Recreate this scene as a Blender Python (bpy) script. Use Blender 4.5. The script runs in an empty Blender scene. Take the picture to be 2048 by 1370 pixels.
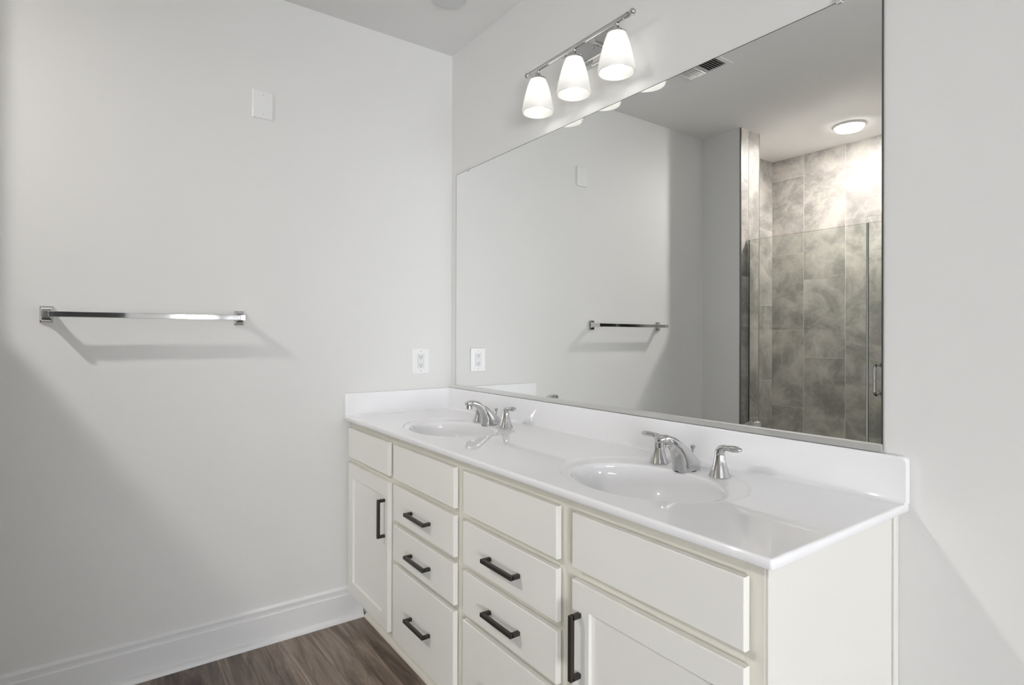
import bpy, bmesh, math, random
from mathutils import Vector, Matrix
random.seed(7)
S = bpy.context.scene
COL = S.collection

# ------------------------------------------------------------------ camera
cam_d = bpy.data.cameras.new('camera')
cam = bpy.data.objects.new('camera', cam_d)
COL.objects.link(cam)
YAW, PITCH, ROLL = math.radians(35.909), math.radians(0.171), math.radians(0.208)
FW = Vector((-math.cos(YAW) * math.cos(PITCH), math.sin(YAW) * math.cos(PITCH), math.sin(PITCH)))
RT = FW.cross(Vector((0, 0, 1))).normalized()
UP = RT.cross(FW)
R2 = math.cos(ROLL) * RT + math.sin(ROLL) * UP
U2 = math.cos(ROLL) * UP - math.sin(ROLL) * RT
M = Matrix((R2, U2, -FW)).transposed().to_4x4()
M.translation = Vector((2.568, -1.450, 1.295))
cam.matrix_world = M
cam_d.sensor_width = 36.0
cam_d.lens = 1138.15 / 2048 * 36
cam_d.shift_x = -7.085 / 2048
cam_d.shift_y = -15.8 / 2048
cam_d.clip_start = 0.02
S.camera = cam

# ------------------------------------------------------------------ view, world, daylight portal
S.view_settings.view_transform = 'Standard'
S.view_settings.look = 'None'
S.view_settings.gamma = 1.0
S.view_settings.exposure = 0.27
S.view_settings.use_curve_mapping = False
WORLD_STRENGTH = 23.0
SHOWER_LAMP = 2050.0
BULB = 6.5
w = bpy.data.worlds.new('sky')
S.world = w
w.use_nodes = True
bg = w.node_tree.nodes['Background']
bg.inputs[0].default_value = (0.965, 0.97, 1.0, 1)
bg.inputs[1].default_value = WORLD_STRENGTH
# daylight fill: two added windows in an added, unseen room behind the camera
XR = 7.0                               # far end wall
YR = -4.6                              # far side wall of the added adjoining room
XO = 3.45                              # where the bathroom opens into it
WINS = [(-4.50, -2.28, 0.12, 1.82), (-0.62, -0.12, 0.95, 1.85)]   # y0, y1, z0, z1
for y0, y1, z0, z1 in WINS:
    pd = bpy.data.lights.new('window_portal', 'AREA')
    pd.shape = 'RECTANGLE'
    pd.size, pd.size_y = z1 - z0, y1 - y0
    pd.cycles.is_portal = True
    po = bpy.data.objects.new('window_portal', pd)
    COL.objects.link(po)
    po.matrix_world = Matrix.Translation((XR + 0.09, (y0 + y1) / 2, (z0 + z1) / 2)) @ Matrix.Rotation(math.radians(90), 4, 'Y')

# third added window, unseen along the vanity wall, for more fill light
BX0, BX1, BZ0, BZ1 = 4.80, 6.20, 0.85, 2.15
pd = bpy.data.lights.new('window_portal', 'AREA')
pd.shape = 'RECTANGLE'
pd.size, pd.size_y = BX1 - BX0, BZ1 - BZ0
pd.cycles.is_portal = True
po = bpy.data.objects.new('window_portal', pd)
COL.objects.link(po)
po.matrix_world = Matrix.Translation(((BX0 + BX1) / 2, 0.09, (BZ0 + BZ1) / 2)) @ Matrix.Rotation(math.radians(-90), 4, 'X')

# ------------------------------------------------------------------ materials
def nodes_of(name):
    m = bpy.data.materials.new(name)
    m.use_nodes = True
    nt = m.node_tree
    return m, nt, nt.nodes['Principled BSDF']

def mat(name, col, rough=0.5, metal=0.0, bump=0.0, bscale=300.0, var=0.0, vscale=3.0, spec=0.5, coat=0.0):
    m, nt, p = nodes_of(name)
    p.inputs['Base Color'].default_value = (*col, 1)
    p.inputs['Roughness'].default_value = rough
    p.inputs['Metallic'].default_value = metal
    p.inputs['Specular IOR Level'].default_value = spec
    if coat:
        p.inputs['Coat Weight'].default_value = coat
        p.inputs['Coat Roughness'].default_value = 0.03
    tc = nt.nodes.new('ShaderNodeTexCoord')
    if bump:
        n = nt.nodes.new('ShaderNodeTexNoise')
        n.inputs['Scale'].default_value = bscale
        n.inputs['Detail'].default_value = 3
        b = nt.nodes.new('ShaderNodeBump')
        b.inputs['Strength'].default_value = bump
        b.inputs['Distance'].default_value = 0.001
        nt.links.new(tc.outputs['Object'], n.inputs['Vector'])
        nt.links.new(n.outputs['Fac'], b.inputs['Height'])
        nt.links.new(b.outputs['Normal'], p.inputs['Normal'])
    if var:
        n = nt.nodes.new('ShaderNodeTexNoise')
        n.inputs['Scale'].default_value = vscale
        n.inputs['Detail'].default_value = 4
        r = nt.nodes.new('ShaderNodeValToRGB')
        r.color_ramp.elements[0].color = (*[c * (1 - var) for c in col], 1)
        r.color_ramp.elements[1].color = (*[min(1, c * (1 + var)) for c in col], 1)
        r.color_ramp.elements[0].position = 0.3
        r.color_ramp.elements[1].position = 0.7
        nt.links.new(tc.outputs['Object'], n.inputs['Vector'])
        nt.links.new(n.outputs['Fac'], r.inputs['Fac'])
        nt.links.new(r.outputs['Color'], p.inputs['Base Color'])
    return m

def emit(name, col, s):
    m = bpy.data.materials.new(name)
    m.use_nodes = True
    nt = m.node_tree
    nt.nodes.remove(nt.nodes['Principled BSDF'])
    e = nt.nodes.new('ShaderNodeEmission')
    e.inputs[0].default_value = (*col, 1)
    e.inputs[1].default_value = s
    nt.links.new(e.outputs[0], nt.nodes['Material Output'].inputs[0])
    return m

def glass_sheet(name, tint, ior=1.5):
    """Clear sheet: Fresnel mix of see-through and mirror, so lamps shine through it."""
    m = bpy.data.materials.new(name)
    m.use_nodes = True
    nt = m.node_tree
    nt.nodes.remove(nt.nodes['Principled BSDF'])
    t = nt.nodes.new('ShaderNodeBsdfTransparent')
    t.inputs[0].default_value = (*tint, 1)
    g = nt.nodes.new('ShaderNodeBsdfGlossy')
    g.inputs['Roughness'].default_value = 0.0
    f = nt.nodes.new('ShaderNodeFresnel')
    f.inputs[0].default_value = ior
    mx = nt.nodes.new('ShaderNodeMixShader')
    nt.links.new(f.outputs[0], mx.inputs[0])
    nt.links.new(t.outputs[0], mx.inputs[1])
    nt.links.new(g.outputs[0], mx.inputs[2])
    nt.links.new(mx.outputs[0], nt.nodes['Material Output'].inputs[0])
    return m

def frosted(name):
    """White opal glass shade: scatters and lets part of the light straight through."""
    m = bpy.data.materials.new(name)
    m.use_nodes = True
    nt = m.node_tree
    p = nt.nodes['Principled BSDF']
    p.inputs['Base Color'].default_value = (0.80, 0.80, 0.79, 1)
    p.inputs['Roughness'].default_value = 0.25
    tl = nt.nodes.new('ShaderNodeBsdfTranslucent')
    tl.inputs[0].default_value = (0.78, 0.78, 0.77, 1)
    tr = nt.nodes.new('ShaderNodeBsdfTransparent')
    tr.inputs[0].default_value = (0.97, 0.97, 0.96, 1)
    a = nt.nodes.new('ShaderNodeMixShader')
    a.inputs[0].default_value = 0.55
    b = nt.nodes.new('ShaderNodeMixShader')
    b.inputs[0].default_value = 0.12
    nt.links.new(p.outputs[0], a.inputs[1])
    nt.links.new(tl.outputs[0], a.inputs[2])
    nt.links.new(a.outputs[0], b.inputs[1])
    nt.links.new(tr.outputs[0], b.inputs[2])
    nt.links.new(b.outputs[0], nt.nodes['Material Output'].inputs[0])
    return m

def tile_mat():
    m, nt, p = nodes_of('stone_look_tile')
    uv = nt.nodes.new('ShaderNodeUVMap')
    uv.uv_map = 'uv'
    big = nt.nodes.new('ShaderNodeTexNoise')
    big.inputs['Scale'].default_value = 3.4
    big.inputs['Detail'].default_value = 8
    big.inputs['Roughness'].default_value = 0.68
    big.inputs['Distortion'].default_value = 0.45
    fine = nt.nodes.new('ShaderNodeTexNoise')
    fine.inputs['Scale'].default_value = 60
    fine.inputs['Detail'].default_value = 5
    r = nt.nodes.new('ShaderNodeValToRGB')
    e = r.color_ramp.elements
    e[0].position = 0.36; e[0].color = (0.185, 0.172, 0.161, 1)
    e[1].position = 0.66; e[1].color = (0.58, 0.537, 0.50, 1)
    k = e.new(0.47); k.color = (0.315, 0.293, 0.275, 1)
    k = e.new(0.53); k.color = (0.425, 0.395, 0.368, 1)
    vein = nt.nodes.new('ShaderNodeTexNoise')
    vein.inputs['Scale'].default_value = 2.2
    vein.inputs['Detail'].default_value = 6
    vein.inputs['Distortion'].default_value = 0.7
    vr = nt.nodes.new('ShaderNodeValToRGB')
    v = vr.color_ramp.elements
    v[0].position = 0.475; v[0].color = (0, 0, 0, 1)
    v[1].position = 0.525; v[1].color = (0, 0, 0, 1)
    q = v.new(0.5); q.color = (1, 1, 1, 1)
    mx = nt.nodes.new('ShaderNodeMix'); mx.data_type = 'RGBA'
    mx.inputs['B'].default_value = (0.60, 0.565, 0.53, 1)
    ml = nt.nodes.new('ShaderNodeMath'); ml.operation = 'MULTIPLY'; ml.inputs[1].default_value = 0.30
    mf = nt.nodes.new('ShaderNodeMix'); mf.data_type = 'RGBA'; mf.blend_type = 'MULTIPLY'
    mf.inputs['Factor'].default_value = 0.35
    L = nt.links.new
    for n in (big, fine, vein):
        L(uv.outputs[0], n.inputs['Vector'])
    L(big.outputs['Fac'], r.inputs['Fac'])
    L(vein.outputs['Fac'], vr.inputs['Fac'])
    L(vr.outputs['Color'], ml.inputs[0])
    L(ml.outputs[0], mx.inputs['Factor'])
    L(r.outputs['Color'], mx.inputs['A'])
    L(mx.outputs['Result'], mf.inputs['A'])
    L(fine.outputs['Color'], mf.inputs['B'])
    sc = nt.nodes.new('ShaderNodeBrightContrast')
    sc.inputs['Bright'].default_value = 0.035
    L(mf.outputs['Result'], sc.inputs['Color'])
    L(sc.outputs[0], p.inputs['Base Color'])
    p.inputs['Roughness'].default_value = 0.42
    return m

def wood_floor():
    m, nt, p = nodes_of('wood_plank_floor')
    L = nt.links.new
    tc = nt.nodes.new('ShaderNodeTexCoord')
    br = nt.nodes.new('ShaderNodeTexBrick')
    br.inputs['Scale'].default_value = 1.0
    br.inputs['Brick Width'].default_value = 1.22
    br.inputs['Row Height'].default_value = 0.18
    br.inputs['Mortar Size'].default_value = 0.0010
    br.inputs['Mortar Smooth'].default_value = 0.0
    br.inputs['Color1'].default_value = (0, 0, 0, 1)
    br.inputs['Color2'].default_value = (1, 1, 1, 1)
    br.offset = 0.37
    L(tc.outputs['Object'], br.inputs['Vector'])
    # grain stretched along the plank, shifted plank by plank
    mp = nt.nodes.new('ShaderNodeMapping')
    mp.inputs['Scale'].default_value = (2.2, 21.0, 1.0)
    ad = nt.nodes.new('ShaderNodeVectorMath'); ad.operation = 'ADD'
    sc = nt.nodes.new('ShaderNodeVectorMath'); sc.operation = 'SCALE'; sc.inputs['Scale'].default_value = 13.0
    L(br.outputs['Color'], sc.inputs[0])
    L(tc.outputs['Object'], mp.inputs['Vector'])
    L(mp.outputs[0], ad.inputs[0]); L(sc.outputs[0], ad.inputs[1])
    g1 = nt.nodes.new('ShaderNodeTexNoise')
    g1.inputs['Scale'].default_value = 1.0; g1.inputs['Detail'].default_value = 9
    g1.inputs['Roughness'].default_value = 0.66; g1.inputs['Distortion'].default_value = 0.8
    L(ad.outputs[0], g1.inputs['Vector'])
    mp2 = nt.nodes.new('ShaderNodeMapping'); mp2.inputs['Scale'].default_value = (5.0, 160.0, 1.0)
    g2 = nt.nodes.new('ShaderNodeTexNoise'); g2.inputs['Scale'].default_value = 1.0; g2.inputs['Detail'].default_value = 4
    L(tc.outputs['Object'], mp2.inputs['Vector']); L(mp2.outputs[0], g2.inputs['Vector'])
    r = nt.nodes.new('ShaderNodeValToRGB')
    e = r.color_ramp.elements
    e[0].position = 0.30; e[0].color = (0.070, 0.050, 0.040, 1)
    e[1].position = 0.72; e[1].color = (0.385, 0.310, 0.250, 1)
    k = e.new(0.45); k.color = (0.155, 0.116, 0.092, 1)
    k = e.new(0.57); k.color = (0.250, 0.195, 0.156, 1)
    L(g1.outputs['Fac'], r.inputs['Fac'])
    mx = nt.nodes.new('ShaderNodeMix'); mx.data_type = 'RGBA'; mx.blend_type = 'OVERLAY'
    mx.inputs['Factor'].default_value = 0.35
    L(r.outputs['Color'], mx.inputs['A']); L(g2.outputs['Fac'], mx.inputs['B'])
    tone = nt.nodes.new('ShaderNodeMapRange')
    tone.inputs['To Min'].default_value = 0.78; tone.inputs['To Max'].default_value = 1.18
    L(br.outputs['Color'], tone.inputs['Value'])
    mt = nt.nodes.new('ShaderNodeMix'); mt.data_type = 'RGBA'; mt.blend_type = 'MULTIPLY'
    mt.inputs['Factor'].default_value = 1.0
    L(mx.outputs['Result'], mt.inputs['A']); L(tone.outputs[0], mt.inputs['B'])
    ms = nt.nodes.new('ShaderNodeMix'); ms.data_type = 'RGBA'
    ms.inputs['B'].default_value = (0.10, 0.085, 0.07, 1)
    L(br.outputs['Fac'], ms.inputs['Factor']); L(mt.outputs['Result'], ms.inputs['A'])
    L(ms.outputs['Result'], p.inputs['Base Color'])
    p.inputs['Roughness'].default_value = 0.42
    b = nt.nodes.new('ShaderNodeBump'); b.inputs['Strength'].default_value = 0.15; b.inputs['Distance'].default_value = 0.001
    L(g2.outputs['Fac'], b.inputs['Height']); L(b.outputs[0], p.inputs['Normal'])
    return m

M_WALL = mat('wall_paint', (0.765, 0.762, 0.752), 0.55, bump=0.05, bscale=220, spec=0.3)
M_CEIL = mat('ceiling_paint', (0.84, 0.838, 0.828), 0.8, bump=0.05, bscale=220, spec=0.2)
M_TRIM = mat('white_trim_paint', (0.80, 0.80, 0.81), 0.32)
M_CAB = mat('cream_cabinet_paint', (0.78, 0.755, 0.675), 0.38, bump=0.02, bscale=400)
M_CAB_DIMMED = mat('cream_panel_paint', (0.77, 0.755, 0.715), 0.38, bump=0.02, bscale=400)  # same cream paint, darkened against the strong light on the end panel
M_CAB_BRIGHTENED = mat('cream_front_paint', (0.865, 0.857, 0.815), 0.38, bump=0.02, bscale=400)  # same cream paint, lightened to make up for weak light on the fronts
M_TOP = mat('white_cultured_marble', (0.895, 0.895, 0.912), 0.03, var=0.008, vscale=6, spec=0.5)
M_CHROME = mat('polished_chrome', (0.62, 0.62, 0.62), 0.05, 1.0)
M_BAR = mat('towel_bar_chrome', (0.66, 0.66, 0.66), 0.055, 1.0)
M_ALU = mat('satin_aluminium', (0.74, 0.74, 0.73), 0.30, 0.75)
M_DARKTRIM = mat('dark_metal_edge', (0.20, 0.20, 0.19), 0.3, 0.9)
M_BRONZE = mat('oil_rubbed_bronze', (0.040, 0.034, 0.030), 0.42, 0.35)
M_MIRROR = mat('silvered_glass', (0.905, 0.912, 0.902), 0.0, 1.0)
M_MEDGE = mat('mirror_edge', (0.05, 0.055, 0.05), 0.5, spec=0.2)
M_PLASTIC = mat('white_plastic', (0.82, 0.82, 0.825), 0.3)
M_CLEAR = mat('clear_plastic_clip', (0.66, 0.66, 0.65), 0.2)
M_DARK = mat('dark_slot', (0.025, 0.024, 0.023), 0.7)
M_GREY = mat('grey_screw', (0.45, 0.45, 0.45), 0.4)
M_FROST = frosted('frosted_opal_glass')
M_BULB = emit('lamp_bulb', (1.0, 0.97, 0.92), BULB)
M_LENS = emit('lamp_lens', (1.0, 0.97, 0.93), 22.0)
M_CORE = emit('lamp_core', (1.0, 0.965, 0.92), SHOWER_LAMP)
M_GLASS = glass_sheet('clear_shower_glass', (0.950, 0.966, 0.944))
M_GEDGE = mat('glass_edge', (0.10, 0.17, 0.14), 0.15, spec=0.6)
M_PANE = glass_sheet('window_glass', (0.97, 0.98, 0.98))
M_TILE = tile_mat()
M_GROUT = mat('pale_grout', (0.66, 0.64, 0.60), 0.8)
M_FLOOR = wood_floor()
M_HALL = mat('hall_paint', (0.25, 0.25, 0.25), 0.8)  # dark grey keeps the added hall dark in the towel bar

# ------------------------------------------------------------------ mesh helpers
def new():
    return bmesh.new()

def merge(bm, t, mi=0):
    mp = {}
    for v in t.verts:
        mp[v] = bm.verts.new(v.co)
    for f in t.faces:
        try:
            g = bm.faces.new([mp[v] for v in f.verts])
        except ValueError:
            continue
        g.material_index = f.material_index + mi
        g.smooth = f.smooth
    t.free()

def box(bm, x0, x1, y0, y1, z0, z1, bev=0.0, seg=2, mi=0):
    t = bmesh.new()
    bmesh.ops.create_cube(t, size=1.0)
    for v in t.verts:
        v.co = Vector(((x0 + x1) / 2 + v.co.x * (x1 - x0), (y0 + y1) / 2 + v.co.y * (y1 - y0), (z0 + z1) / 2 + v.co.z * (z1 - z0)))
    if bev:
        bmesh.ops.bevel(t, geom=t.edges[:], offset=bev, segments=seg, profile=0.5, affect='EDGES')
    merge(bm, t, mi)
    return bm

def loft(bm, loops, caps=(True, True), closed=True, mi=0):
    rings = [[bm.verts.new(p) for p in lp] for lp in loops]
    n = len(rings[0])
    for a, b in zip(rings, rings[1:]):
        for i in range(n if closed else n - 1):
            j = (i + 1) % n
            f = bm.faces.new((a[i], a[j], b[j], b[i]))
            f.material_index = mi
            f.smooth = True
    if caps[0]:
        f = bm.faces.new(list(reversed(rings[0]))); f.material_index = mi
    if caps[1]:
        f = bm.faces.new(rings[-1]); f.material_index = mi
    return bm

def lathe(bm, prof, c, axis='z', seg=40, caps=(True, True), mi=0):
    loops = []
    for r, h in prof:
        lp = []
        for i in range(seg):
            a = 2 * math.pi * i / seg
            u, v = max(r, 1e-5) * math.cos(a), max(r, 1e-5) * math.sin(a)
            if axis == 'z': p = (c[0] + u, c[1] + v, c[2] + h)
            elif axis == 'x': p = (c[0] + h, c[1] + u, c[2] + v)
            else: p = (c[0] + v, c[1] + h, c[2] + u)
            lp.append(Vector(p))
        loops.append(lp)
    return loft(bm, loops, caps, mi=mi)

def ball(bm, c, r, seg=24, mi=0, sc=(1, 1, 1)):
    t = bmesh.new()
    bmesh.ops.create_uvsphere(t, u_segments=seg, v_segments=seg // 2, radius=r)
    for v in t.verts:
        v.co = Vector((c[0] + v.co.x * sc[0], c[1] + v.co.y * sc[1], c[2] + v.co.z * sc[2]))
    for f in t.faces: f.smooth = True
    merge(bm, t, mi)
    return bm

def extrude_profile(bm, prof, axis, a, b, mi=0, caps=(True, True)):
    """prof: closed loop of 2-D points; axis 'x' -> (y,z), axis 'y' -> (x,z)."""
    def P(u, v, t):
        return Vector((t, u, v)) if axis == 'x' else Vector((u, t, v))
    return loft(bm, [[P(u, v, a) for u, v in prof], [P(u, v, b) for u, v in prof]], caps, mi=mi)

def tube(bm, pts, rad, seg=14, caps=(True, True), mi=0):
    pts = [Vector(p) for p in pts]
    rads = rad if isinstance(rad, (list, tuple)) else [rad] * len(pts)
    loops = []
    ref = None
    for i, p in enumerate(pts):
        d = (pts[min(i + 1, len(pts) - 1)] - pts[max(i - 1, 0)]).normalized()
        if ref is None:
            ref = d.orthogonal().normalized()
        else:
            ref = (ref - d * ref.dot(d)).normalized()
        o = d.cross(ref)
        loops.append([p + rads[i] * (math.cos(2 * math.pi * k / seg) * ref + math.sin(2 * math.pi * k / seg) * o) for k in range(seg)])
    return loft(bm, loops, caps, mi=mi)

ORIG = {}
def obj(name, bm, mats, parent=None, smooth=35.0, at=None):
    """Link bm (world coordinates) as one mesh object; at = its origin when top level."""
    bmesh.ops.recalc_face_normals(bm, faces=bm.faces[:])
    org = ORIG[parent.name] if parent is not None else Vector(at if at else (0, 0, 0))
    for v in bm.verts:
        v.co -= org
    me = bpy.data.meshes.new(name)
    bm.to_mesh(me)
    bm.free()
    for m in (mats if isinstance(mats, (list, tuple)) else [mats]):
        me.materials.append(m)
    if smooth:
        for p in me.polygons: p.use_smooth = True
        me.set_sharp_from_angle(angle=math.radians(smooth))
    o = bpy.data.objects.new(name, me)
    COL.objects.link(o)
    if smooth and smooth < 50:
        wn = o.modifiers.new('even_normals', 'WEIGHTED_NORMAL')
        wn.mode = 'FACE_AREA'
        wn.weight = 100
        wn.keep_sharp = True
    if parent is not None:
        o.parent = parent
    else:
        o.location = org
    ORIG[o.name] = org
    return o

def thing(name, label, cat, loc, group=None):
    o = bpy.data.objects.new(name, None)
    o.empty_display_size = 0.05
    COL.objects.link(o)
    o.location = loc
    o['label'] = label
    o['category'] = cat
    if group: o['group'] = group
    ORIG[o.name] = Vector(loc)
    return o

def struct(name, bm, mats, smooth=35.0):
    o = obj(name, bm, mats, None, smooth)
    o['kind'] = 'structure'
    return o

# ------------------------------------------------------------------ room shell
CEIL = 2.737
YF = -2.106           # wall facing the vanity
XJ = 0.310            # face of the tiled shower jamb
YJ = -2.322           # inner end of that jamb
YB = -3.032           # shower back wall
XS = 1.83             # right side of the shower

bm = new()
box(bm, -0.12, XR + 0.12, YF, 0.12, -0.10, 0.0)
box(bm, XO, XR + 0.12, YR - 0.12, YF, -0.10, 0.0)
struct('floor', bm, M_FLOOR)
bm = new()
box(bm, -0.12, XR + 0.12, YB - 0.12, 0.12, CEIL, CEIL + 0.1)
box(bm, XO - 0.12, XR + 0.12, YR - 0.12, YB - 0.12, CEIL, CEIL + 0.1)
struct('ceiling', bm, M_CEIL)
bm = new(); box(bm, -0.12, 0.0, YB - 0.12, 0.12, 0, CEIL); struct('wall_left', bm, M_WALL)
bm = new()
box(bm, 0.0, BX0, 0.0, 0.12, 0, CEIL)
box(bm, BX1, XR, 0.0, 0.12, 0, CEIL)
box(bm, BX0, BX1, 0.0, 0.12, 0, BZ0)
box(bm, BX0, BX1, 0.0, 0.12, BZ1, CEIL)
struct('wall_back', bm, M_WALL)
bm = new(); box(bm, 0.0, XJ - 0.009, YJ, YF, 0, CEIL); struct('wall_wing', bm, M_WALL)
bm = new()
box(bm, XS, XO, YJ, YF, 0, CEIL)
box(bm, XO - 0.12, XO, YR, YJ, 0, CEIL)
struct('wall_front', bm, M_WALL)
bm = new(); box(bm, XO, XR, YR - 0.12, YR, 0, CEIL); struct('wall_far_side', bm, M_WALL)
# end wall: two added windows, and a dark doorway added for the bar's reflection
DY0, DY1, DZ1 = -2.12, -1.20, 2.05
bm = new()
ys = YR
for y0, y1, z0, z1 in sorted([(DY0, DY1, 0.0, DZ1)] + WINS):
    box(bm, XR, XR + 0.12, ys, y0, 0, CEIL)
    if z0 > 0: box(bm, XR, XR + 0.12, y0, y1, 0, z0)
    box(bm, XR, XR + 0.12, y0, y1, z1, CEIL)
    ys = y1
box(bm, XR, XR + 0.12, ys, 0.12, 0, CEIL)
struct('wall_right', bm, M_WALL)
bm = new()
box(bm, XR + 0.12, XR + 1.4, DY0 - 0.3, DY0 - 0.2, 0, 2.4)
box(bm, XR + 0.12, XR + 1.4, DY1 + 0.05, DY1 + 0.15, 0, 2.4)
box(bm, XR + 1.4, XR + 1.5, DY0 - 0.3, DY1 + 0.15, 0, 2.4)
box(bm, XR + 0.12, XR + 1.5, DY0 - 0.3, DY1 + 0.15, 2.4, 2.5)
box(bm, XR + 0.12, XR + 1.5, DY0 - 0.3, DY1 + 0.15, -0.1, 0.0)
struct('wall_hall', bm, M_HALL)  # unseen hall, added as something dark for the towel bar to mirror
bm = new()
for y0, y1, z0, z1 in ((DY0 - 0.07, DY0, 0, DZ1 + 0.07), (DY1, DY1 + 0.07, 0, DZ1 + 0.07), (DY0, DY1, DZ1, DZ1 + 0.07)):
    box(bm, XR - 0.016, XR, y0, y1, z0, z1, 0.003)
struct('trim_1', bm, M_TRIM)
for k, (y0, y1, z0, z1) in enumerate(WINS):  # frames and panes of the added daylight openings
    bm = new()
    for a in ((y0 - 0.07, y0, z0 - 0.07, z1 + 0.07), (y1, y1 + 0.07, z0 - 0.07, z1 + 0.07), (y0, y1, z1, z1 + 0.07), (y0, y1, z0 - 0.07, z0)):
        box(bm, XR - 0.016, XR, *a, 0.003)
    for y in (y0, y1 - 0.04) + (((y0 + y1) / 2 - 0.02,) if y1 - y0 > 1 else ()):
        box(bm, XR + 0.03, XR + 0.07, y, y + 0.04, z0, z1, 0.003)
    for z in (z0, z1 - 0.04):
        box(bm, XR + 0.03, XR + 0.07, y0 + 0.04, y1 - 0.04, z, z + 0.04, 0.003)
    wf = struct('window_%d' % (k + 1), bm, M_TRIM)
    bm = new(); box(bm, XR + 0.048, XR + 0.052, y0 + 0.04, y1 - 0.04, z0 + 0.04, z1 - 0.04)
    obj('window_pane', bm, M_PANE, wf)

bm = new()
for a in ((BX0 - 0.07, BX0, BZ0 - 0.07, BZ1 + 0.07), (BX1, BX1 + 0.07, BZ0 - 0.07, BZ1 + 0.07), (BX0, BX1, BZ1, BZ1 + 0.07), (BX0, BX1, BZ0 - 0.07, BZ0)):
    box(bm, a[0], a[1], -0.016, 0.0, a[2], a[3], 0.003)
for x in (BX0, BX1 - 0.04):
    box(bm, x, x + 0.04, 0.03, 0.07, BZ0, BZ1, 0.003)
for z in (BZ0, BZ1 - 0.04):
    box(bm, BX0 + 0.04, BX1 - 0.04, 0.03, 0.07, z, z + 0.04, 0.003)
wf = struct('window_3', bm, M_TRIM)  # frame of the added opening in the vanity wall
bm = new(); box(bm, BX0 + 0.04, BX1 - 0.04, 0.048, 0.052, BZ0 + 0.04, BZ1 - 0.04)
obj('window_pane', bm, M_PANE, wf)

# baseboards: moulded board with a shoe moulding
def baseboard(name, axis, a, b, s):
    """s: function mapping (depth from wall, height) to profile coordinates."""
    prof = [(0, 0), (0.0152, 0), (0.0152, 0.1140), (0.0138, 0.1155), (0.0118, 0.1165), (0.0108, 0.121), (0.0112, 0.131), (0.0128, 0.1375), (0.0122, 0.1410), (0.0055, 0.1475), (0.0015, 0.149), (0, 0.149)]
    q = 0.019
    shoe = [(0.0152, 0.0)] + [(0.0152 + q * math.cos(t), q * math.sin(t)) for t in [math.radians(k) for k in (0, 15, 30, 45, 60, 75, 90)]]
    bm = new()
    extrude_profile(bm, [s(u, v) for u, v in prof], axis, a, b)
    o = struct(name, bm, M_TRIM, 25)
    bm = new()
    extrude_profile(bm, [s(u, v) for u, v in shoe], axis, a, b)
    sh = obj('shoe_moulding', bm, M_TRIM, o, 40)
    return o
baseboard('baseboard_left', 'y', -0.4700, YF, lambda u, v: (u, v))
baseboard('baseboard_back', 'x', 2.040, XR, lambda u, v: (-u, v))
baseboard('baseboard_front', 'x', XS, XO, lambda u, v: (YF + u, v))
baseboard('baseboard_wing', 'x', 0.036, XJ - 0.012, lambda u, v: (YF + u, v))

# ------------------------------------------------------------------ tiled shower
def tiled(name, to3, normal, cols, depth=0.009):
    """cols: (u0,u1,[v breaks]) columns of tiles; to3(u,v,d) -> point, d = height above the backing."""
    bm = new()
    uvl = bm.loops.layers.uv.new('uv')
    g = 0.0017
    def quad(pts, mi, uvs):
        f = bm.faces.new([bm.verts.new(p) for p in pts])
        f.material_index = mi
        for l, q in zip(f.loops, uvs): l[uvl].uv = q
    for u0, u1, br in cols:
        for v0, v1 in zip(br, br[1:]):
            ou, ov = random.uniform(0, 40), random.uniform(0, 40)
            a0, a1, b0, b1 = u0 + g, u1 - g, v0 + g, v1 - g
            sw = random.random() < 0.5
            uv = [(ou + (a if not sw else -a), ov + b) for a, b in ((a0, b0), (a1, b0), (a1, b1), (a0, b1))]
            quad([to3(a0, b0, depth), to3(a1, b0, depth), to3(a1, b1, depth), to3(a0, b1, depth)], 0, uv)
            for (p, q) in (((a0, b0), (a1, b0)), ((a1, b0), (a1, b1)), ((a1, b1), (a0, b1)), ((a0, b1), (a0, b0))):
                quad([to3(*p, depth), to3(*q, depth), to3(*q, depth - 0.0015), to3(*p, depth - 0.0015)], 0, uv)
    us = [c[0] for c in cols] + [c[1] for c in cols]
    vs = [c[2][0] for c in cols] + [c[2][-1] for c in cols]
    U0, U1, V0, V1 = min(us), max(us), min(vs), max(vs)
    d = depth - 0.0012
    quad([to3(U0, V0, d), to3(U1, V0, d), to3(U1, V1, d), to3(U0, V1, d)], 1, [(0, 0)] * 4)
    pts = [(U0, V0), (U1, V0), (U1, V1), (U0, V1)]
    for p, q in zip(pts, pts[1:] + pts[:1]):
        quad([to3(*p, d), to3(*q, d), to3(*q, 0), to3(*p, 0)], 1, [(0, 0)] * 4)
    me = bpy.data.meshes.new(name)
    bm.to_mesh(me); bm.free()
    me.materials.append(M_TILE); me.materials.append(M_GROUT)
    o = bpy.data.objects.new(name, me); COL.objects.link(o)
    o['kind'] = 'structure'
    return o

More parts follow.
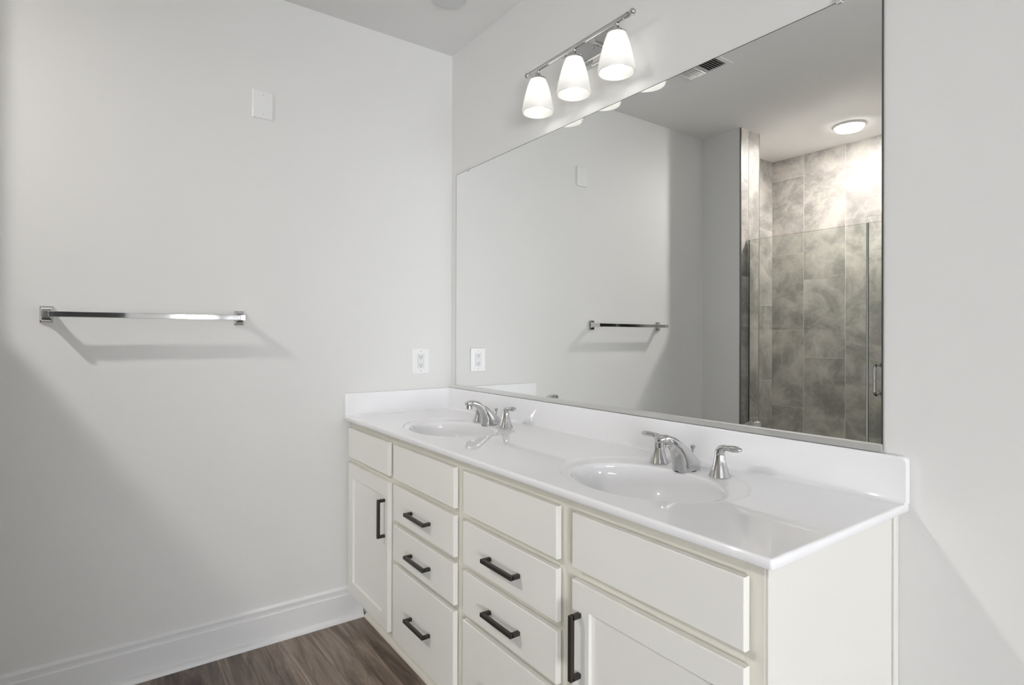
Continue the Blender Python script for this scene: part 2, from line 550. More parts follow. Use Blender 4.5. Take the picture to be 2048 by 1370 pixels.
def breaks(v, step, lo=0.0, hi=CEIL):
    out = [lo]
    k = v - step * math.floor((v - lo) / step)
    while k < hi - 1e-4:
        if k > lo + 0.01: out.append(k)
        k += step
    out.append(hi)
    return out
T = 0.6115
zA, zB, zC = 2.574, 2.362, 2.168
cols = [(0.0, 0.266, breaks(zA, T))]
u, k = 0.266, 1
while u < XS:
    u1 = min(u + 0.311, XS)
    cols.append((u, u1, breaks((zB, zC, zA)[(k - 1) % 3], T)))
    u = u1; k += 1
bm = new(); box(bm, 0.0, XS + 0.12, YB - 0.12, YB - 0.009, 0, CEIL); struct('wall_shower_back', bm, M_GROUT)
tiled('wall_shower_back_tile', lambda a, b, d: Vector((a, YB - 0.009 + d, b)), None, cols)
cs = [(-0.223 + YB + 0.0, YB + 0.223, None)]
side_cols = [(YB, YB + 0.222, breaks(2.166, T)), (YB + 0.222, YB + 0.533, breaks(2.37, T)), (YB + 0.533, YJ, breaks(2.57, T))]
tiled('wall_shower_left_tile', lambda a, b, d: Vector((d - 0.003, a, b)), None, side_cols)
tiled('wall_shower_jamb_tile', lambda a, b, d: Vector((XJ - 0.009 + d, a, b)), None,
      [(YJ, -2.197, breaks(2.564, T)), (-2.197, YF, breaks(2.390, 0.339))])
bm = new(); box(bm, 0.006, XJ - 0.0, YJ - 0.008, YJ, 0, CEIL); struct('wall_shower_wing_tile', bm, M_GROUT)
bm = new(); box(bm, XS, XS + 0.12, YB - 0.12, YJ, 0, CEIL); struct('wall_shower_right', bm, M_GROUT)
bm = new(); box(bm, 0.0, XS, YB, YJ, -0.10, 0.0); struct('floor_shower', bm, M_PLASTIC)
bm = new(); box(bm, XJ, XS, YJ, YF, 0.0, 0.11, 0.004); struct('trim_2', bm, M_GROUT)
# metal edging down both corners of the jamb
bm = new(); box(bm, XJ - 0.010, XJ + 0.0012, YF - 0.0045, YF + 0.0012, 0, CEIL); struct('trim_3', bm, M_DARKTRIM)
bm = new(); box(bm, XJ - 0.010, XJ + 0.0012, YJ - 0.009, YJ - 0.0035, 0, CEIL); struct('trim_4', bm, M_DARKTRIM)

# fixed glass panel and glass door
GY, GT = -2.1793, 1.966
XG = 1.0745
def glass_pane(x0, x1, z0, z1):
    bm = new()
    t = 0.0045
    box(bm, x0, x1, GY - t, GY + t, z0, z1)
    bm.faces.ensure_lookup_table()
    bm.normal_update()
    for f in bm.faces:
        if abs(f.normal.y) < 0.5: f.material_index = 1
    return bm
fp = thing('shower_screen', 'fixed clear glass shower panel beside the tiled jamb, seen in the mirror', 'glass panel', (0.69, GY, 0.11))
obj('glass_pane', glass_pane(XJ + 0.006, XG, 0.115, GT), [M_GLASS, M_GEDGE], fp, 0)
bm = new()
box(bm, XJ + 0.0005, XJ + 0.003, GY - 0.010, GY + 0.010, 0.11, GT)
box(bm, XJ + 0.003, XJ + 0.016, GY + 0.006, GY + 0.0095, 0.11, GT)
box(bm, XJ + 0.003, XJ + 0.016, GY - 0.0095, GY - 0.006, 0.11, GT)
obj('wall_channel', bm, M_CHROME, fp)
bm = new()
box(bm, XJ + 0.003, XG, GY + 0.006, GY + 0.0095, 0.11, 0.126)
box(bm, XJ + 0.003, XG, GY - 0.0095, GY - 0.006, 0.11, 0.126)
obj('sill_channel', bm, M_CHROME, fp)
dr = thing('shower_door', 'clear glass shower door with a chrome pull handle, at the mirror\'s right edge', 'shower door', (1.43, GY, 0.125))
obj('glass_pane', glass_pane(XG + 0.0105, XS - 0.012, 0.125, GT), [M_GLASS, M_GEDGE], dr, 0)
def dpull(sign):
    bm = new()
    x = 1.143
    y0, y1 = GY + sign * 0.0045, GY + sign * 0.062
    za, zb = 0.968, 1.135
    r = 0.022
    pts = [(x, y0, zb)]
    for k in range(0, 7):
        a = math.radians(90 * k / 6)
        pts.append((x, y1 - sign * r + sign * r * math.sin(a), zb - r + r * math.cos(a)))
    for k in range(0, 7):
        a = math.radians(90 * k / 6)
        pts.append((x, y1 - sign * r + sign * r * math.cos(a), za + r - r * math.sin(a)))
    pts.append((x, y0, za))
    tube(bm, pts, 0.0084, 16)
    for z in (za, zb):
        tube(bm, [(x, y0, z), (x, y0 + sign * 0.004, z)], 0.0115, 20)
    return bm
hb = obj('pull_handle', dpull(1), M_CHROME, dr)
obj('pull_handle', dpull(-1), M_CHROME, dr)
for z in (0.40, 1.70):
    bm = new(); box(bm, XS - 0.07, XS - 0.001, GY - 0.012, GY + 0.012, z, z + 0.09, 0.002)
    obj('hinge', bm, M_CHROME, dr)
# slim clear seal strip in the gap between panel and door
bm = new(); box(bm, XG + 0.0008, XG + 0.0097, GY - 0.0040, GY + 0.0040, 0.13, GT, 0.001)
obj('door_seal', bm, M_CLEAR, dr)

# ceiling lamp in the shower
lx, ly = 0.765, -2.665
sl = thing('shower_ceiling_light', 'lit round white ceiling light over the shower, seen in the mirror', 'ceiling light', (lx, ly, CEIL))
bm = new(); lathe(bm, [(0.094, 0), (0.101, 0), (0.103, -0.004), (0.099, -0.009), (0.090, -0.012), (0.086, -0.008)], (lx, ly, CEIL), caps=(False, False), seg=56)
obj('trim_ring', bm, M_PLASTIC, sl)
bm = new(); lathe(bm, [(0.087, -0.007), (0.085, -0.020), (0.077, -0.030), (0.058, -0.036), (0.030, -0.039), (0.0, -0.040)], (lx, ly, CEIL), seg=48, caps=(True, False))
ll = obj('light_lens', bm, M_LENS, sl)
bm = new(); lathe(bm, [(0.034, -0.0385), (0.031, -0.0425), (0.016, -0.0445), (0.0, -0.045)], (lx, ly, CEIL), seg=40, caps=(True, False))
obj('led_core', bm, M_CORE, ll)

# small round cover on the ceiling at the top of the picture
cx, cy = 0.449, -0.268
sd = thing('ceiling_cover', 'small round unlit white cover on the ceiling above the corner', 'cover plate', (cx, cy, CEIL))
bm = new(); lathe(bm, [(0.067, 0.0), (0.067, -0.004), (0.072, -0.0042), (0.072, -0.009), (0.070, -0.0105), (0.0, -0.0105)], (cx, cy, CEIL), seg=56, caps=(False, False))
obj('cover_disc', bm, mat('grey_white_cover', (0.70, 0.70, 0.715), 0.4), sd)

# ceiling register, seen in the mirror
vx0, vx1, vy0, vy1 = 0.548, 0.822, -1.232, -1.065
av = thing('air_register', 'white slotted air register on the ceiling, seen at the mirror\'s top edge', 'air vent', ((vx0 + vx1) / 2, (vy0 + vy1) / 2, CEIL))
bm = new()
fr = 0.027
for a in ((vx0, vx1, vy0, vy0 + fr), (vx0, vx1, vy1 - fr, vy1), (vx0, vx0 + fr, vy0 + fr, vy1 - fr), (vx1 - fr, vx1, vy0 + fr, vy1 - fr)):
    box(bm, a[0], a[1], a[2], a[3], CEIL - 0.007, CEIL, 0.002)
xm = (vx0 + vx1) / 2
box(bm, xm - 0.006, xm + 0.006, vy0 + fr, vy1 - fr, CEIL - 0.007, CEIL, 0.001)
obj('register_frame', bm, M_PLASTIC, av)
bm = new(); box(bm, vx0 + fr, vx1 - fr, vy0 + fr, vy1 - fr, CEIL - 0.0012, CEIL)
obj('duct_opening', bm, M_DARK, av)  # thin dark sheet stands in for the shade inside the duct
n = 7
for side in (0, 1):
    x0 = vx0 + fr if side == 0 else xm + 0.006
    x1 = xm - 0.006 if side == 0 else vx1 - fr
    for i in range(n):
        xc = x0 + (i + 0.5) * (x1 - x0) / n
        bm = new()
        dx = 0.0034 if side == 0 else 0.0066
        s = 1 if side == 0 else -1
        prof = [(xc - s * dx, CEIL - 0.0135), (xc - s * dx + 0.0013, CEIL - 0.0135), (xc + s * dx + 0.0013, CEIL - 0.0018), (xc + s * dx, CEIL - 0.0018)]
        extrude_profile(bm, prof, 'y', vy0 + fr, vy1 - fr)
        obj('louver', bm, M_PLASTIC, av, 0)

# ------------------------------------------------------------------ vanity cabinet
YFACE, YFR = -0.5244, -0.5444     # face frame, front of doors and drawers
CX1 = 2.0320
van = thing('vanity_cabinet', 'long cream double vanity cabinet under the white sink top', 'vanity cabinet', (1.016, -0.27, 0))
bm = new()
box(bm, 0.0015, 0.017, YFACE + 0.019, -0.001, 0.118, 0.9085)
box(bm, CX1 - 0.022, CX1 - 0.006, YFACE + 0.019, -0.001, 0.118, 0.9085)
box(bm, 0.017, CX1 - 0.022, YFACE + 0.019, -0.012, 0.118, 0.134)
box(bm, 0.017, CX1 - 0.022, -0.012, -0.001, 0.118, 0.9085)
for x in (0.494, 1.0135, 1.5205):
    box(bm, x - 0.008, x + 0.008, YFACE + 0.019, -0.012, 0.134, 0.70)
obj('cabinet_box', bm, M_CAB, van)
bm = new()
zt, zb = 0.9095, 0.118
colsx = [(0.022, 0.468), (0.520, 0.985), (1.042, 1.492), (1.549, 1.999)]
stiles = [(0.0015, 0.032), (0.458, 0.530), (0.975, 1.052), (1.482, 1.559), (1.989, CX1 - 0.006)]
for a, b in stiles:
    box(bm, a, b, YFACE, YFACE + 0.0185, zb, zt, 0.0008, 1)
for a, b in ((0.032, 0.458), (0.530, 0.975), (1.052, 1.482), (1.559, 1.989)):
    for z0, z1 in ((0.867, zt), (0.712, 0.755), (zb, 0.145)):
        box(bm, a, b, YFACE + 0.0004, YFACE + 0.0185, z0, z1, 0.0008, 1)
for a, b in ((0.530, 0.975), (1.052, 1.482)):
    for z0, z1 in ((0.556, 0.600), (0.404, 0.448)):
        box(bm, a, b, YFACE + 0.0004, YFACE + 0.0185, z0, z1, 0.0008, 1)
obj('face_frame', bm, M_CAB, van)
bm = new(); box(bm, CX1 - 0.0058, CX1, YFACE + 0.0005, -0.0235, 0.0, 0.9095, 0.0006, 1)
obj('end_panel', bm, M_CAB_DIMMED, van)
bm = new(); box(bm, CX1 - 0.005, CX1 + 0.0055, -0.0215, -0.0005, 0.0, 0.9095, 0.003, 3)
obj('scribe_moulding', bm, M_CAB_DIMMED, van)
bm = new()
box(bm, 0.016, CX1 - 0.006, -0.4575, -0.4455, 0.0, 0.1175)
q = 0.014
extrude_profile(bm, [(-0.4575, 0.0)] + [(-0.4575 - q * math.cos(t), 1.25 * q * math.sin(t)) for t in [math.radians(k) for k in (0, 18, 36, 54, 72, 90)]], 'x', 0.036, CX1 - 0.006)
obj('toe_kick', bm, M_CAB, van, 40)

def slab(x0, x1, z0, z1):
    """Slab drawer front: outer edge with a small stepped bevel."""
    bm = new()
    e, b = 0.0028, 0.0028
    def rect(i, y):
        return [Vector((x0 + i, y, z0 + i)), Vector((x1 - i, y, z0 + i)), Vector((x1 - i, y, z1 - i)), Vector((x0 + i, y, z1 - i))]
    yb, yf = YFACE - 0.0028, YFR
    loft(bm, [rect(0.003, yb), rect(0, yb - 0.0015), rect(0, yf + b), rect(e * 0.35, yf + b * 0.35), rect(e, yf)])
    return bm

def pull(parent, cxx, czz, horizontal=True, L=0.152):
    bm = new()
    t = 0.0057
    h = L / 2
    y1 = YFR - 0.0325
    if horizontal:
        box(bm, cxx - h, cxx + h, y1, y1 + 2 * t, czz - t, czz + t, 0.0012, 2)
        for s in (-1, 1):
            x = cxx + s * (h - t)
            box(bm, x - t, x + t, y1 + t, YFR - 0.0001, czz - t, czz + t, 0.0012, 2)
    else:
        box(bm, cxx - t, cxx + t, y1, y1 + 2 * t, czz - h, czz + h, 0.0012, 2)
        for s in (-1, 1):
            z = czz + s * (h - t)
            box(bm, cxx - t, cxx + t, y1 + t, YFR - 0.0001, z - t, z + t, 0.0012, 2)
    o = obj('pull_handle', bm, M_BRONZE, parent)
    o['label'] = 'dark bronze bar pull'
    return o

def door(x0, x1, z0, z1, px):
    r = 0.0595
    bm = new()
    def rect(i, y):
        return [Vector((x0 + i, y, z0 + i)), Vector((x1 - i, y, z0 + i)), Vector((x1 - i, y, z1 - i)), Vector((x0 + i, y, z1 - i))]
    yb, yf = YFACE - 0.0012, YFR
    b = 0.0025
    loft(bm, [rect(r + 0.004, yb + 0.0), rect(0.0015, yb), rect(0, yb - 0.002), rect(0, yf + b), rect(b * 0.35, yf + b * 0.35), rect(b, yf),
              rect(r - 0.0012, yf), rect(r - 0.0002, yf + 0.001), rect(r, yf + 0.0085), rect(r + 0.004, yf + 0.0095)], caps=(False, False))
    # close the back rim of the frame
    o = obj('door', bm, M_CAB_BRIGHTENED, van)
    bm = new()
    box(bm, x0 + r + 0.0002, x1 - r - 0.0002, yf + 0.0094, yb - 0.002, z0 + r + 0.0002, z1 - r - 0.0002)
    obj('door_panel', bm, M_CAB_BRIGHTENED, o)
    pull(o, px, 0.5735, False)
    return o

Z = {'top': (0.745, 0.876), 'mid': (0.590, 0.722), 'low': (0.437, 0.569), 'deep': (0.132, 0.417)}
for a, b in colsx:
    obj('false_drawer_front', slab(a, b, *Z['top']), M_CAB_BRIGHTENED, van)
for a, b in (colsx[1], colsx[2]):
    for k in ('mid', 'low', 'deep'):
        o = obj('drawer', slab(a, b, *Z[k]), M_CAB_BRIGHTENED, van)
        c = (Z[k][0] + Z[k][1]) / 2
        pull(o, (a + b) / 2 + 0.0005, c - (0.003 if k != 'deep' else 0.002))
door(colsx[0][0], colsx[0][1], 0.132, 0.718, 0.438)
door(colsx[3][0], colsx[3][1], 0.132, 0.718, 1.5775)

# ------------------------------------------------------------------ vanity top with two integral bowls
L0, DEP, ZT, ZU = 2.0590, 0.559, 0.9290, 0.9100
top = thing('sink_countertop', 'glossy white double-sink countertop with backsplash on the cream vanity', 'countertop', (L0 / 2, -DEP / 2, ZU))
NE = 96
def ellipse(c, a, b, z, n=NE):
    return [Vector((c[0] + a * math.cos(2 * math.pi * i / n), c[1] + b * math.sin(2 * math.pi * i / n), z)) for i in range(n)]
SINKS = [0.566, 1.558]
RO = (0.0, -0.283, 0.268, 0.212)     # outer ledge ellipse (offset x, y, a, b)
RI = (0.008, -0.316, 0.224, 0.160)   # bowl lip
def rrect(x0, x1, y0, y1, r, z, n=5):
    pts = []
    for (px, py, a0) in ((x1 - r, y1 - r, 0), (x0 + r, y1 - r, 90), (x0 + r, y0 + r, 180), (x1 - r, y0 + r, 270)):
        for k in range(n + 1):
            a = math.radians(a0 + 90 * k / n)
            pts.append(Vector((px + r * math.cos(a), py + r * math.sin(a), z)))
    return pts
bm = new()
R = 0.0055
loops = []
def ins(i, z):
    return rrect(0.0005 + i, L0 - i, -DEP + i, -0.0005 - i, max(0.007 - i, 0.0012), z)
for k in range(6):
    a = math.radians(90 * k / 5)
    loops.append(ins(R * (1 - math.sin(a)), ZT - R * (1 - math.cos(a))))
for k in range(1, 4):
    a = math.radians(90 * k / 3)
    loops.append(ins(0.003 * (1 - math.cos(a)), ZU + 0.003 * (1 - math.sin(a))))
loops.append(ins(0.030, ZU))
loft(bm, loops, (False, False))
bm.verts.ensure_lookup_table()
nper = len(loops[0])
outer = bm.verts[:nper]
edges = []
def ring_edges(vs):
    es = []
    for i in range(len(vs)):
        a, b = vs[i], vs[(i + 1) % len(vs)]
        e = bm.edges.get((a, b)) or bm.edges.new((a, b))
        es.append(e)
    return es
edges += ring_edges(list(outer))
for sx in SINKS:
    edges += ring_edges([bm.verts.new(p) for p in ellipse((sx + RO[0], RO[1]), RO[2], RO[3], ZT)])
res = bmesh.ops.triangle_fill(bm, use_beauty=True, use_dissolve=False, edges=edges, normal=Vector((0, 0, 1)))
flat = [f for f in res['geom'] if isinstance(f, bmesh.types.BMFace)]
o = obj('counter_slab', bm, M_TOP, top, 60)
for p in o.data.polygons:
    if p.normal.z > 0.9999: p.use_smooth = False

def basin(sx):
    bm = new()
    def lerp(t):
        return [(1 - t) * a + t * b for a, b in zip(RO, RI)]
    loops = []
    # dished ledge from the outer rim to the lip
    led = 0.0050
    for t, d in ((0, 0), (0.03, 0.0002), (0.07, 0.0011), (0.11, 0.0024), (0.15, 0.0037), (0.20, 0.0046), (0.26, led), (0.55, led + 0.0006), (0.85, led + 0.0010)):
        q = lerp(t)
        loops.append(ellipse((sx + q[0], q[1]), q[2], q[3], ZT - d))
    z0 = led + 0.0011
    depth = 0.128
    for s, d in ((1.0, 0.0), (0.985, 0.0008), (0.972, 0.0030), (0.962, 0.0065)):
        loops.append(ellipse((sx + RI[0], RI[1]), RI[2] * s, RI[3] * s, ZT - z0 - d))
    N = 22
    for k in range(1, N + 1):
        th = math.radians(90 * k / N)
        s = 0.962 * math.cos(th) ** 0.80
        d = 0.0065 + (depth - 0.0065) * math.sin(th) ** 1.05
        s = max(s, 0.075)
        loops.append(ellipse((sx + RI[0], RI[1] + 0.02 * math.sin(th)), max(RI[2] * s, 0.022), max(RI[3] * s, 0.022), ZT - z0 - d))
    loft(bm, loops, (False, True))
    return bm
for sx in SINKS:
    b = obj('sink_bowl', basin(sx), M_TOP, top, 60)
    bm = new()
    lathe(bm, [(0.021, 0.0), (0.021, 0.002), (0.018, 0.0032), (0.0165, 0.0015), (0.015, 0.0015), (0.014, 0.004), (0.0, 0.0055)], (sx + RI[0], RI[1] + 0.02, ZT - 0.1341), seg=32, caps=(False, False))
    d = obj('drain', bm, M_CHROME, b)
    d['label'] = 'chrome drain'

# backsplash along the wall, cove at its foot, rounded end; side splash on the left wall
BT, BH = 0.0215, 1.0320
def splash_profile():
    p = [(-0.0005, ZT - 0.001), (-0.0005, BH - 0.001)]
    r = 0.0055
    for k in range(6):
        a = math.radians(90 * k / 5)
        p.append((-(BT - r) - r * math.sin(a), BH - r + r * math.cos(a)))
    c = 0.012
    for k in range(7):
        a = math.radians(90 * k / 6)
        p.append((-BT - c + c * math.cos(a), ZT + c - c * math.sin(a)))
    p.append((-BT - c, ZT - 0.001))
    return p
bm = new()
prof = splash_profile()
xe = L0
segs = [(0.001, 0.0), (xe - 0.012, 0.0)]
loopsb = []
for x, _ in segs:
    loopsb.append([Vector((x, u, v)) for u, v in prof])
for k in range(1, 6):
    a = math.radians(90 * k / 5)
    dx = 0.012 * math.sin(a)
    dz = 0.012 * (1 - math.cos(a))
    lp = []
    for u, v in prof:
        f = max(0.0, min(1.0, (v - (BH - 0.03)) / 0.03))
        lp.append(Vector((xe - 0.012 + dx - 0.0006 * k / 5, u, v - dz * f)))
    loopsb.append(lp)
loft(bm, loopsb)
obj('backsplash', bm, M_TOP, top, 40)
bm = new()
sp = [(-u, v) for u, v in prof]
ye = -DEP + 0.001
loopsb = []
for y in (-BT + 0.002, ye + 0.008):
    loopsb.append([Vector((u, y, v)) for u, v in sp])
for k in range(1, 6):
    a = math.radians(90 * k / 5)
    dy = 0.008 * math.sin(a)
    dz = 0.006 * (1 - math.cos(a))
    sh = 0.006 * (1 - math.cos(a))
    lp = []
    for u, v in sp:
        f = max(0.0, min(1.0, (v - (BH - 0.03)) / 0.03))
        uu = u - sh * (1 if u > 0.010 else 0)
        lp.append(Vector((max(uu, 0.0005), ye + 0.008 - dy, v - dz * f)))
    loopsb.append(lp)
loft(bm, loopsb)
obj('side_splash', bm, M_TOP, top, 40)

# ------------------------------------------------------------------ faucets
def make_faucet(cx, label):
    zc = ZT - 0.0052
    f = thing('faucet', label, 'faucet', (cx, -0.125, zc), 'widespread chrome faucets on the vanity top')
    # spout: sections (y centre of the section along the path, z, half width, half thickness, tilt)
    bm = new()
    top_line = [(-0.0835, 0.000), (-0.0835, 0.018), (-0.092, 0.030), (-0.112, 0.046), (-0.134, 0.063), (-0.158, 0.080), (-0.184, 0.095), (-0.208, 0.1045), (-0.229, 0.1075), (-0.243, 0.1045), (-0.250, 0.098)]
    bot_line = [(-0.1690, 0.000), (-0.1690, 0.012), (-0.1695, 0.024), (-0.1715, 0.036), (-0.1760, 0.050), (-0.1850, 0.063), (-0.1990, 0.074), (-0.2140, 0.0815), (-0.2280, 0.0845), (-0.2410, 0.0850), (-0.2490, 0.0880)]
    wid = [0.0265, 0.0262, 0.0255, 0.0245, 0.0232, 0.0218, 0.0205, 0.0192, 0.0178, 0.0150, 0.0085]
    loops = []
    n = 28
    for (ty, tz), (by, bz), wd in zip(top_line, bot_line, wid):
        c = Vector((cx, (ty + by) / 2, zc + (tz + bz) / 2))
        ax = Vector((0, (ty - by) / 2, (tz - bz) / 2))
        lp = []
        for k in range(n):
            a = 2 * math.pi * k / n
            ca, sa = math.cos(a), math.sin(a)
            ex = 0.58
            lp.append(c + ax * (math.copysign(abs(ca) ** ex, ca)) + Vector((wd * math.copysign(abs(sa) ** ex, sa), 0, 0)))
        loops.append(lp)
    loft(bm, loops)
    sp = obj('spout', bm, M_CHROME, f, 50)
    bm = new()
    lathe(bm, [(0.0100, 0.012), (0.0105, 0.0), (0.0125, -0.001), (0.0125, -0.011), (0.0110, -0.0125), (0.0085, -0.0125), (0.0085, -0.010), (0.0, -0.010)], (cx, -0.2330, zc + 0.0845), seg=28, caps=(False, False))
    obj('aerator', bm, M_CHROME, sp)
    bm = new()
    lathe(bm, [(0.0, 0.0), (0.0285, 0.0), (0.0285, 0.0025), (0.0, 0.0025)], (cx, -0.1262, zc - 0.0012), seg=36)
    for v in bm.verts:
        v.co.y = -0.1262 + (v.co.y + 0.1262) * 1.53
        v.co.x = cx + (v.co.x - cx) * 0.95
    o = obj('base_gasket', bm, M_DARK, sp)
    o['label'] = 'thin black gasket under the spout'
    bm = new()
    lathe(bm, [(0.0024, 0.0), (0.0024, 0.030), (0.0045, 0.033), (0.0078, 0.0395), (0.0078, 0.0415), (0.0055, 0.0440), (0.0, 0.0446)], (cx, -0.0985, zc + 0.0215), seg=20)
    obj('lift_rod', bm, M_CHROME, f)
    for s in (-1, 1):
        hx, hy = cx + s * 0.1025, -0.1205
        bm = new()
        lathe(bm, [(0.0275, 0.0), (0.0282, 0.002), (0.0262, 0.007), (0.0222, 0.018), (0.0180, 0.031), (0.0150, 0.044), (0.0136, 0.0555), (0.0132, 0.0585), (0.0, 0.0585)], (hx, hy, zc), seg=40)
        h = obj('handle', bm, M_CHROME, f)
        bm = new()
        # lever: a leaning hub flowing into a flat outward blade
        path = [((0.0, 0.0597), 0.0133, 0.0133, 0), ((0.0, 0.0640), 0.0134, 0.0134, 0), ((0.0014, 0.0700), 0.0128, 0.0126, 14), ((0.0060, 0.0755), 0.0112, 0.0115, 42), ((0.0140, 0.0785), 0.0085, 0.0105, 70), ((0.0230, 0.0795), 0.0070, 0.0108, 86), ((0.0330, 0.0795), 0.0082, 0.0138, 88), ((0.0440, 0.0795), 0.0086, 0.0146, 89), ((0.0540, 0.0798), 0.0074, 0.0126, 89), ((0.0610, 0.0802), 0.0045, 0.0080, 88), ((0.0650, 0.0804), 0.0018, 0.0032, 88)]
        loops = []
        for (dx, dz), ht, wd, tilt in path:
            a = math.radians(tilt)
            # section plane spanned by y and a direction turning from x (hub) to z (blade)
            e1 = Vector((s * math.cos(a), 0, -math.sin(a)))
            c = Vector((hx + s * dx, hy, zc + dz))
            loops.append([c + e1 * (ht * math.cos(2 * math.pi * k / 24)) + Vector((0, wd * math.sin(2 * math.pi * k / 24), 0)) for k in range(24)])
        loft(bm, loops)
        obj('lever', bm, M_CHROME, h, 60)
    return f
make_faucet(SINKS[0] - 0.001, 'chrome widespread faucet at the far sink beside the left wall')
make_faucet(SINKS[1], 'chrome widespread faucet at the near sink, in front of the mirror\'s middle')

# ------------------------------------------------------------------ mirror
MX0, MX1, MZ0, MZ1 = 0.0575, 2.0055, 1.036, 2.1115
mir = thing('wall_mirror', 'wide frameless mirror over the vanity, held by clips and a bottom channel', 'mirror', ((MX0 + MX1) / 2, -0.003, MZ0))
bm = new()
box(bm, MX0, MX1, -0.006, -0.0006, MZ0, MZ1)
bm.normal_update()
front = [f for f in bm.faces if f.normal.y < -0.5]
for f in bm.faces: f.material_index = 1
r = bmesh.ops.inset_region(bm, faces=front, thickness=0.0027, depth=0)
for f in front: f.material_index = 0
obj('mirror_glass', bm, [M_MIRROR, M_MEDGE], mir, 0)
bm = new()
prof = [(-0.0006, 1.0325), (-0.0105, 1.0325), (-0.0122, 1.0338), (-0.0124, 1.0455), (-0.0116, 1.0492), (-0.0098, 1.0507), (-0.0066, 1.0507), (-0.0066, 1.0355), (-0.0006, 1.0355)]
extrude_profile(bm, prof, 'x', 0.0535, 2.0065)
obj('bottom_channel', bm, M_ALU, mir, 30)
for x in (0.171, 1.9105):
    bm = new()
    box(bm, x - 0.0065, x + 0.0065, -0.0115, -0.0005, MZ1 + 0.0005, MZ1 + 0.0105, 0.0015)
    box(bm, x - 0.0065, x + 0.0065, -0.0115, -0.0065, MZ1 - 0.0060, MZ1 + 0.0010, 0.0012)
    for k in (-0.0035, 0, 0.0035):
        box(bm, x + k - 0.0008, x + k + 0.0008, -0.0124, -0.0110, MZ1 - 0.004, MZ1 + 0.0095)
    o = obj('mirror_clip', bm, M_CLEAR, mir)
    o['label'] = 'small clear plastic clip'

# ------------------------------------------------------------------ vanity light
VY, VZ = -0.083, 2.3355
VXC = [0.8235, 1.0325, 1.2425]
vl = thing('vanity_light', 'chrome bar wall light with three lit frosted shades above the mirror', 'wall light', (1.034, 0, 2.34))
def octo(hw, hh, cut, y, zc=2.3400, xc=1.034):
    return [Vector((xc + sx, y, zc + sz)) for sx, sz in ((-hw + cut, -hh), (hw - cut, -hh), (hw, -hh + cut), (hw, hh - cut), (hw - cut, hh), (-hw + cut, hh), (-hw, hh - cut), (-hw, -hh + cut))]
bm = new()
loft(bm, [octo(0.130, 0.058, 0.026, -0.0005), octo(0.130, 0.058, 0.026, -0.006), octo(0.126, 0.054, 0.025, -0.009),
          octo(0.113, 0.043, 0.024, -0.0095), octo(0.112, 0.042, 0.024, -0.022), octo(0.108, 0.038, 0.023, -0.025)])
obj('back_plate', bm, M_CHROME, vl, 20)
for x in (1.001, 1.067):
    bm = new(); lathe(bm, [(0.0058, -0.0248), (0.0058, -0.027), (0.0045, -0.0295), (0.0, -0.031)], (x, 0, 2.339), 'y', 20)
    obj('cap_nut', bm, M_CHROME, vl)
for x in (0.962, 1.106):
    bm = new(); box(bm, x - 0.006, x + 0.006, VY, -0.0245, 2.3285, 2.3405, 0.0015)
    obj('support_arm', bm, M_CHROME, vl)
bm = new(); lathe(bm, [(0.0088, 0.770), (0.0095, 0.7705), (0.0095, 0.778), (0.0086, 0.7785), (0.0086, 1.2855), (0.0098, 1.286), (0.0098, 1.2955), (0.0088, 1.296)], (0, VY, VZ), 'x', 28)
obj('bar', bm, M_CHROME, vl)
for x, s in ((0.7535, 1), (1.3125, -1)):
    bm = new()
    ball(bm, (x, VY, VZ), 0.0112)
    lathe(bm, sorted([(0.0048, s * 0.009), (0.0048, s * 0.013), (0.0075, s * 0.0135), (0.0075, s * 0.0175)], key=lambda t: t[1]), (x, VY, VZ), 'x', 20)
    obj('finial', bm, M_CHROME, vl)
for x in VXC:
    bm = new()
    lathe(bm, [(0.0052, 0.003), (0.0052, -0.012), (0.0088, -0.0125), (0.0088, -0.018), (0.0105, -0.0185), (0.0165, -0.029), (0.0175, -0.032), (0.026, -0.0345), (0.0325, -0.038), (0.0335, -0.0435), (0.0320, -0.0440), (0.0, -0.0440)], (x, VY, VZ), 'z', 36)
    obj('socket_cap', bm, M_CHROME, vl)
    bm = new()
    ou = [(0.0300, 2.2955), (0.0325, 2.2895), (0.0375, 2.278), (0.0440, 2.258), (0.0500, 2.236), (0.0560, 2.209), (0.0600, 2.188), (0.0615, 2.177), (0.0612, 2.1695), (0.0600, 2.1655)]
    inn = [(r - 0.0032, z) for r, z in reversed(ou)]
    inn[0] = (0.0580, 2.1655)
    lathe(bm, ou + inn, (x, VY, 0), 'z', 48, caps=(False, False))
    sh = obj('lamp_shade', bm, M_FROST, vl, 60)
    bm = new()
    R_ = 0.0265
    zc = 2.2030
    pr = [(0.0, zc - R_)] + [(R_ * math.sin(math.radians(a)), zc - R_ * math.cos(math.radians(a))) for a in range(10, 141, 10)] + [(0.0140, zc + 0.030), (0.0130, zc + 0.050), (0.0130, zc + 0.088)]
    lathe(bm, pr, (x, VY, 0), 'z', 28, caps=(False, True))
    obj('bulb', bm, M_BULB, sh, 60)

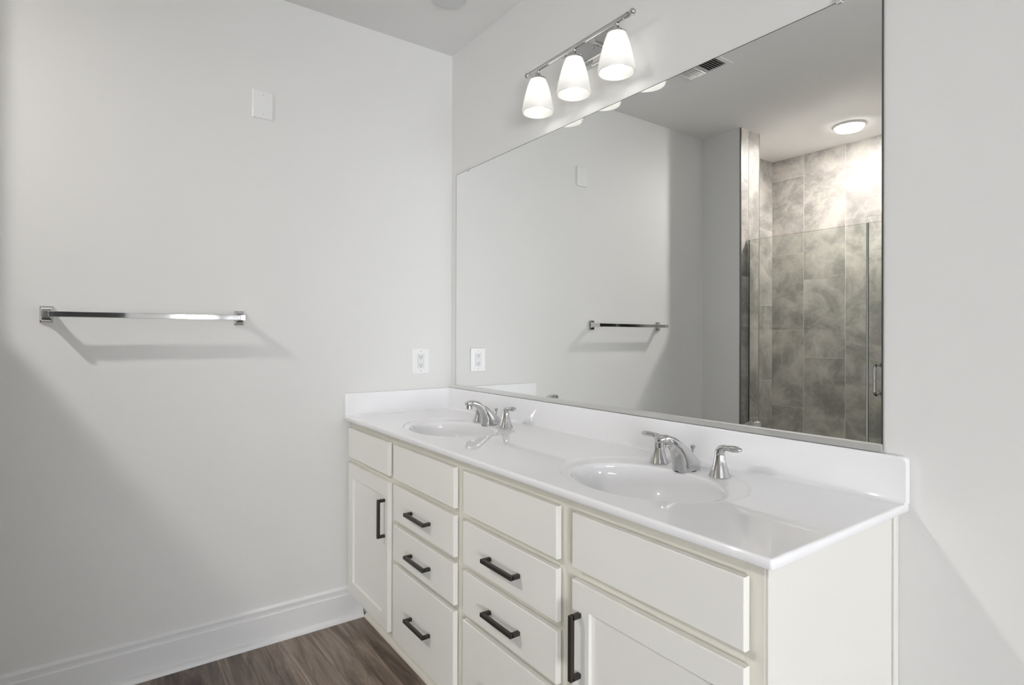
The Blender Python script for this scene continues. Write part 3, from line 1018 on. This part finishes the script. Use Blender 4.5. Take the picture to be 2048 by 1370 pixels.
# ------------------------------------------------------------------ towel bar
TZ = 1.3655
tb = thing('towel_bar', 'chrome square towel bar on the left wall', 'towel bar', (0, -1.304, TZ))
bm = new(); box(bm, 0.0615, 0.0805, -1.6025, -1.0055, TZ - 0.0095, TZ + 0.0095, 0.0012, 2)
obj('bar', bm, M_BAR, tb)
for yc in (-1.611, -0.998):
    bm = new()
    def rr(hy, hz, x, r):
        return [Vector((x, p.x, p.y)) for p in [Vector((q.x, q.y, 0)) for q in rrect(yc - hy, yc + hy, TZ - hz, TZ + hz, r, 0, 4)]]
    loft(bm, [rr(0.0170, 0.0190, 0.0105, 0.003), rr(0.0140, 0.0160, 0.016, 0.003), rr(0.0115, 0.0130, 0.026, 0.002), rr(0.0100, 0.0115, 0.040, 0.0015), rr(0.0095, 0.0110, 0.060, 0.0015), rr(0.0095, 0.0110, 0.0835, 0.0015), rr(0.0082, 0.0097, 0.0850, 0.001)])
    p = obj('post', bm, M_BAR, tb, 30)
    bm = new()
    loft(bm, [rr(0.0190, 0.0295, 0.0003, 0.004), rr(0.0190, 0.0295, 0.006, 0.004), rr(0.0175, 0.0275, 0.0085, 0.004), rr(0.0160, 0.0180, 0.0115, 0.003)])
    obj('rosette', bm, M_BAR, p, 30)

# ------------------------------------------------------------------ outlet and blank plate on the left wall
def plate(bm, yc, zc, hw, hh, th=0.0055):
    def rr(i, x, r):
        return [Vector((x, q.x, q.y)) for q in rrect(yc - hw + i, yc + hw - i, zc - hh + i, zc + hh - i, r, 0, 4)]
    loft(bm, [rr(0, 0.0003, 0.004), rr(0, 0.0022, 0.004), rr(0.0012, 0.0040, 0.0035), rr(0.0045, th, 0.003)])
yc, zc = -0.1740, 1.1700
ot = thing('wall_outlet', 'white two-socket electrical outlet on the left wall near the corner', 'electrical outlet', (0, yc, zc))
bm = new(); plate(bm, yc, zc, 0.0465, 0.0630); obj('cover_plate', bm, M_PLASTIC, ot, 25)
bm = new(); box(bm, 0.0050, 0.0066, yc - 0.0170, yc + 0.0170, zc - 0.0340, zc + 0.0340, 0.0006, 1)
rc = obj('receptacle', bm, mat('receptacle_plastic', (0.74, 0.74, 0.745), 0.3), ot)
bm = new()
for z in (zc - 0.0345, zc + 0.0337):
    box(bm, 0.0050, 0.0060, yc - 0.0175, yc + 0.0175, z, z + 0.0008)
for y in (yc - 0.0178, yc + 0.0170):
    box(bm, 0.0050, 0.0060, y, y + 0.0008, zc - 0.0345, zc + 0.0345)
obj('seam', bm, M_GREY, ot)
for s in (1, -1):
    bm = new()
    z = zc + s * 0.0200
    box(bm, 0.0060, 0.0069, yc - 0.0072, yc - 0.0048, z - 0.001, z + 0.0070)
    box(bm, 0.0060, 0.0069, yc + 0.0048, yc + 0.0070, z - 0.001, z + 0.0070)
    lathe(bm, [(0.0026, 0.0060), (0.0026, 0.0069)], (0, yc, z - 0.0068), 'x', 14)
    obj('socket_slots', bm, M_DARK, rc)
for s in (1, -1):
    bm = new(); lathe(bm, [(0.0028, 0.0052), (0.0028, 0.0061), (0.0, 0.0063)], (0, yc, zc + s * 0.0480), 'x', 16)
    obj('screw', bm, M_GREY, ot)
yc, zc = -0.9110, 2.2660
bp = thing('blank_wall_plate', 'blank white cover plate high on the left wall above the towel bar', 'wall plate', (0, yc, zc))
bm = new(); plate(bm, yc, zc, 0.0415, 0.0595, 0.0062); obj('cover_plate', bm, M_PLASTIC, bp, 25)
for s in (1, -1):
    bm = new(); lathe(bm, [(0.0022, 0.0058), (0.0022, 0.0066), (0.0, 0.0068)], (0, yc + 0.002, zc + s * 0.0400), 'x', 16)
    obj('screw', bm, M_GREY, bp)
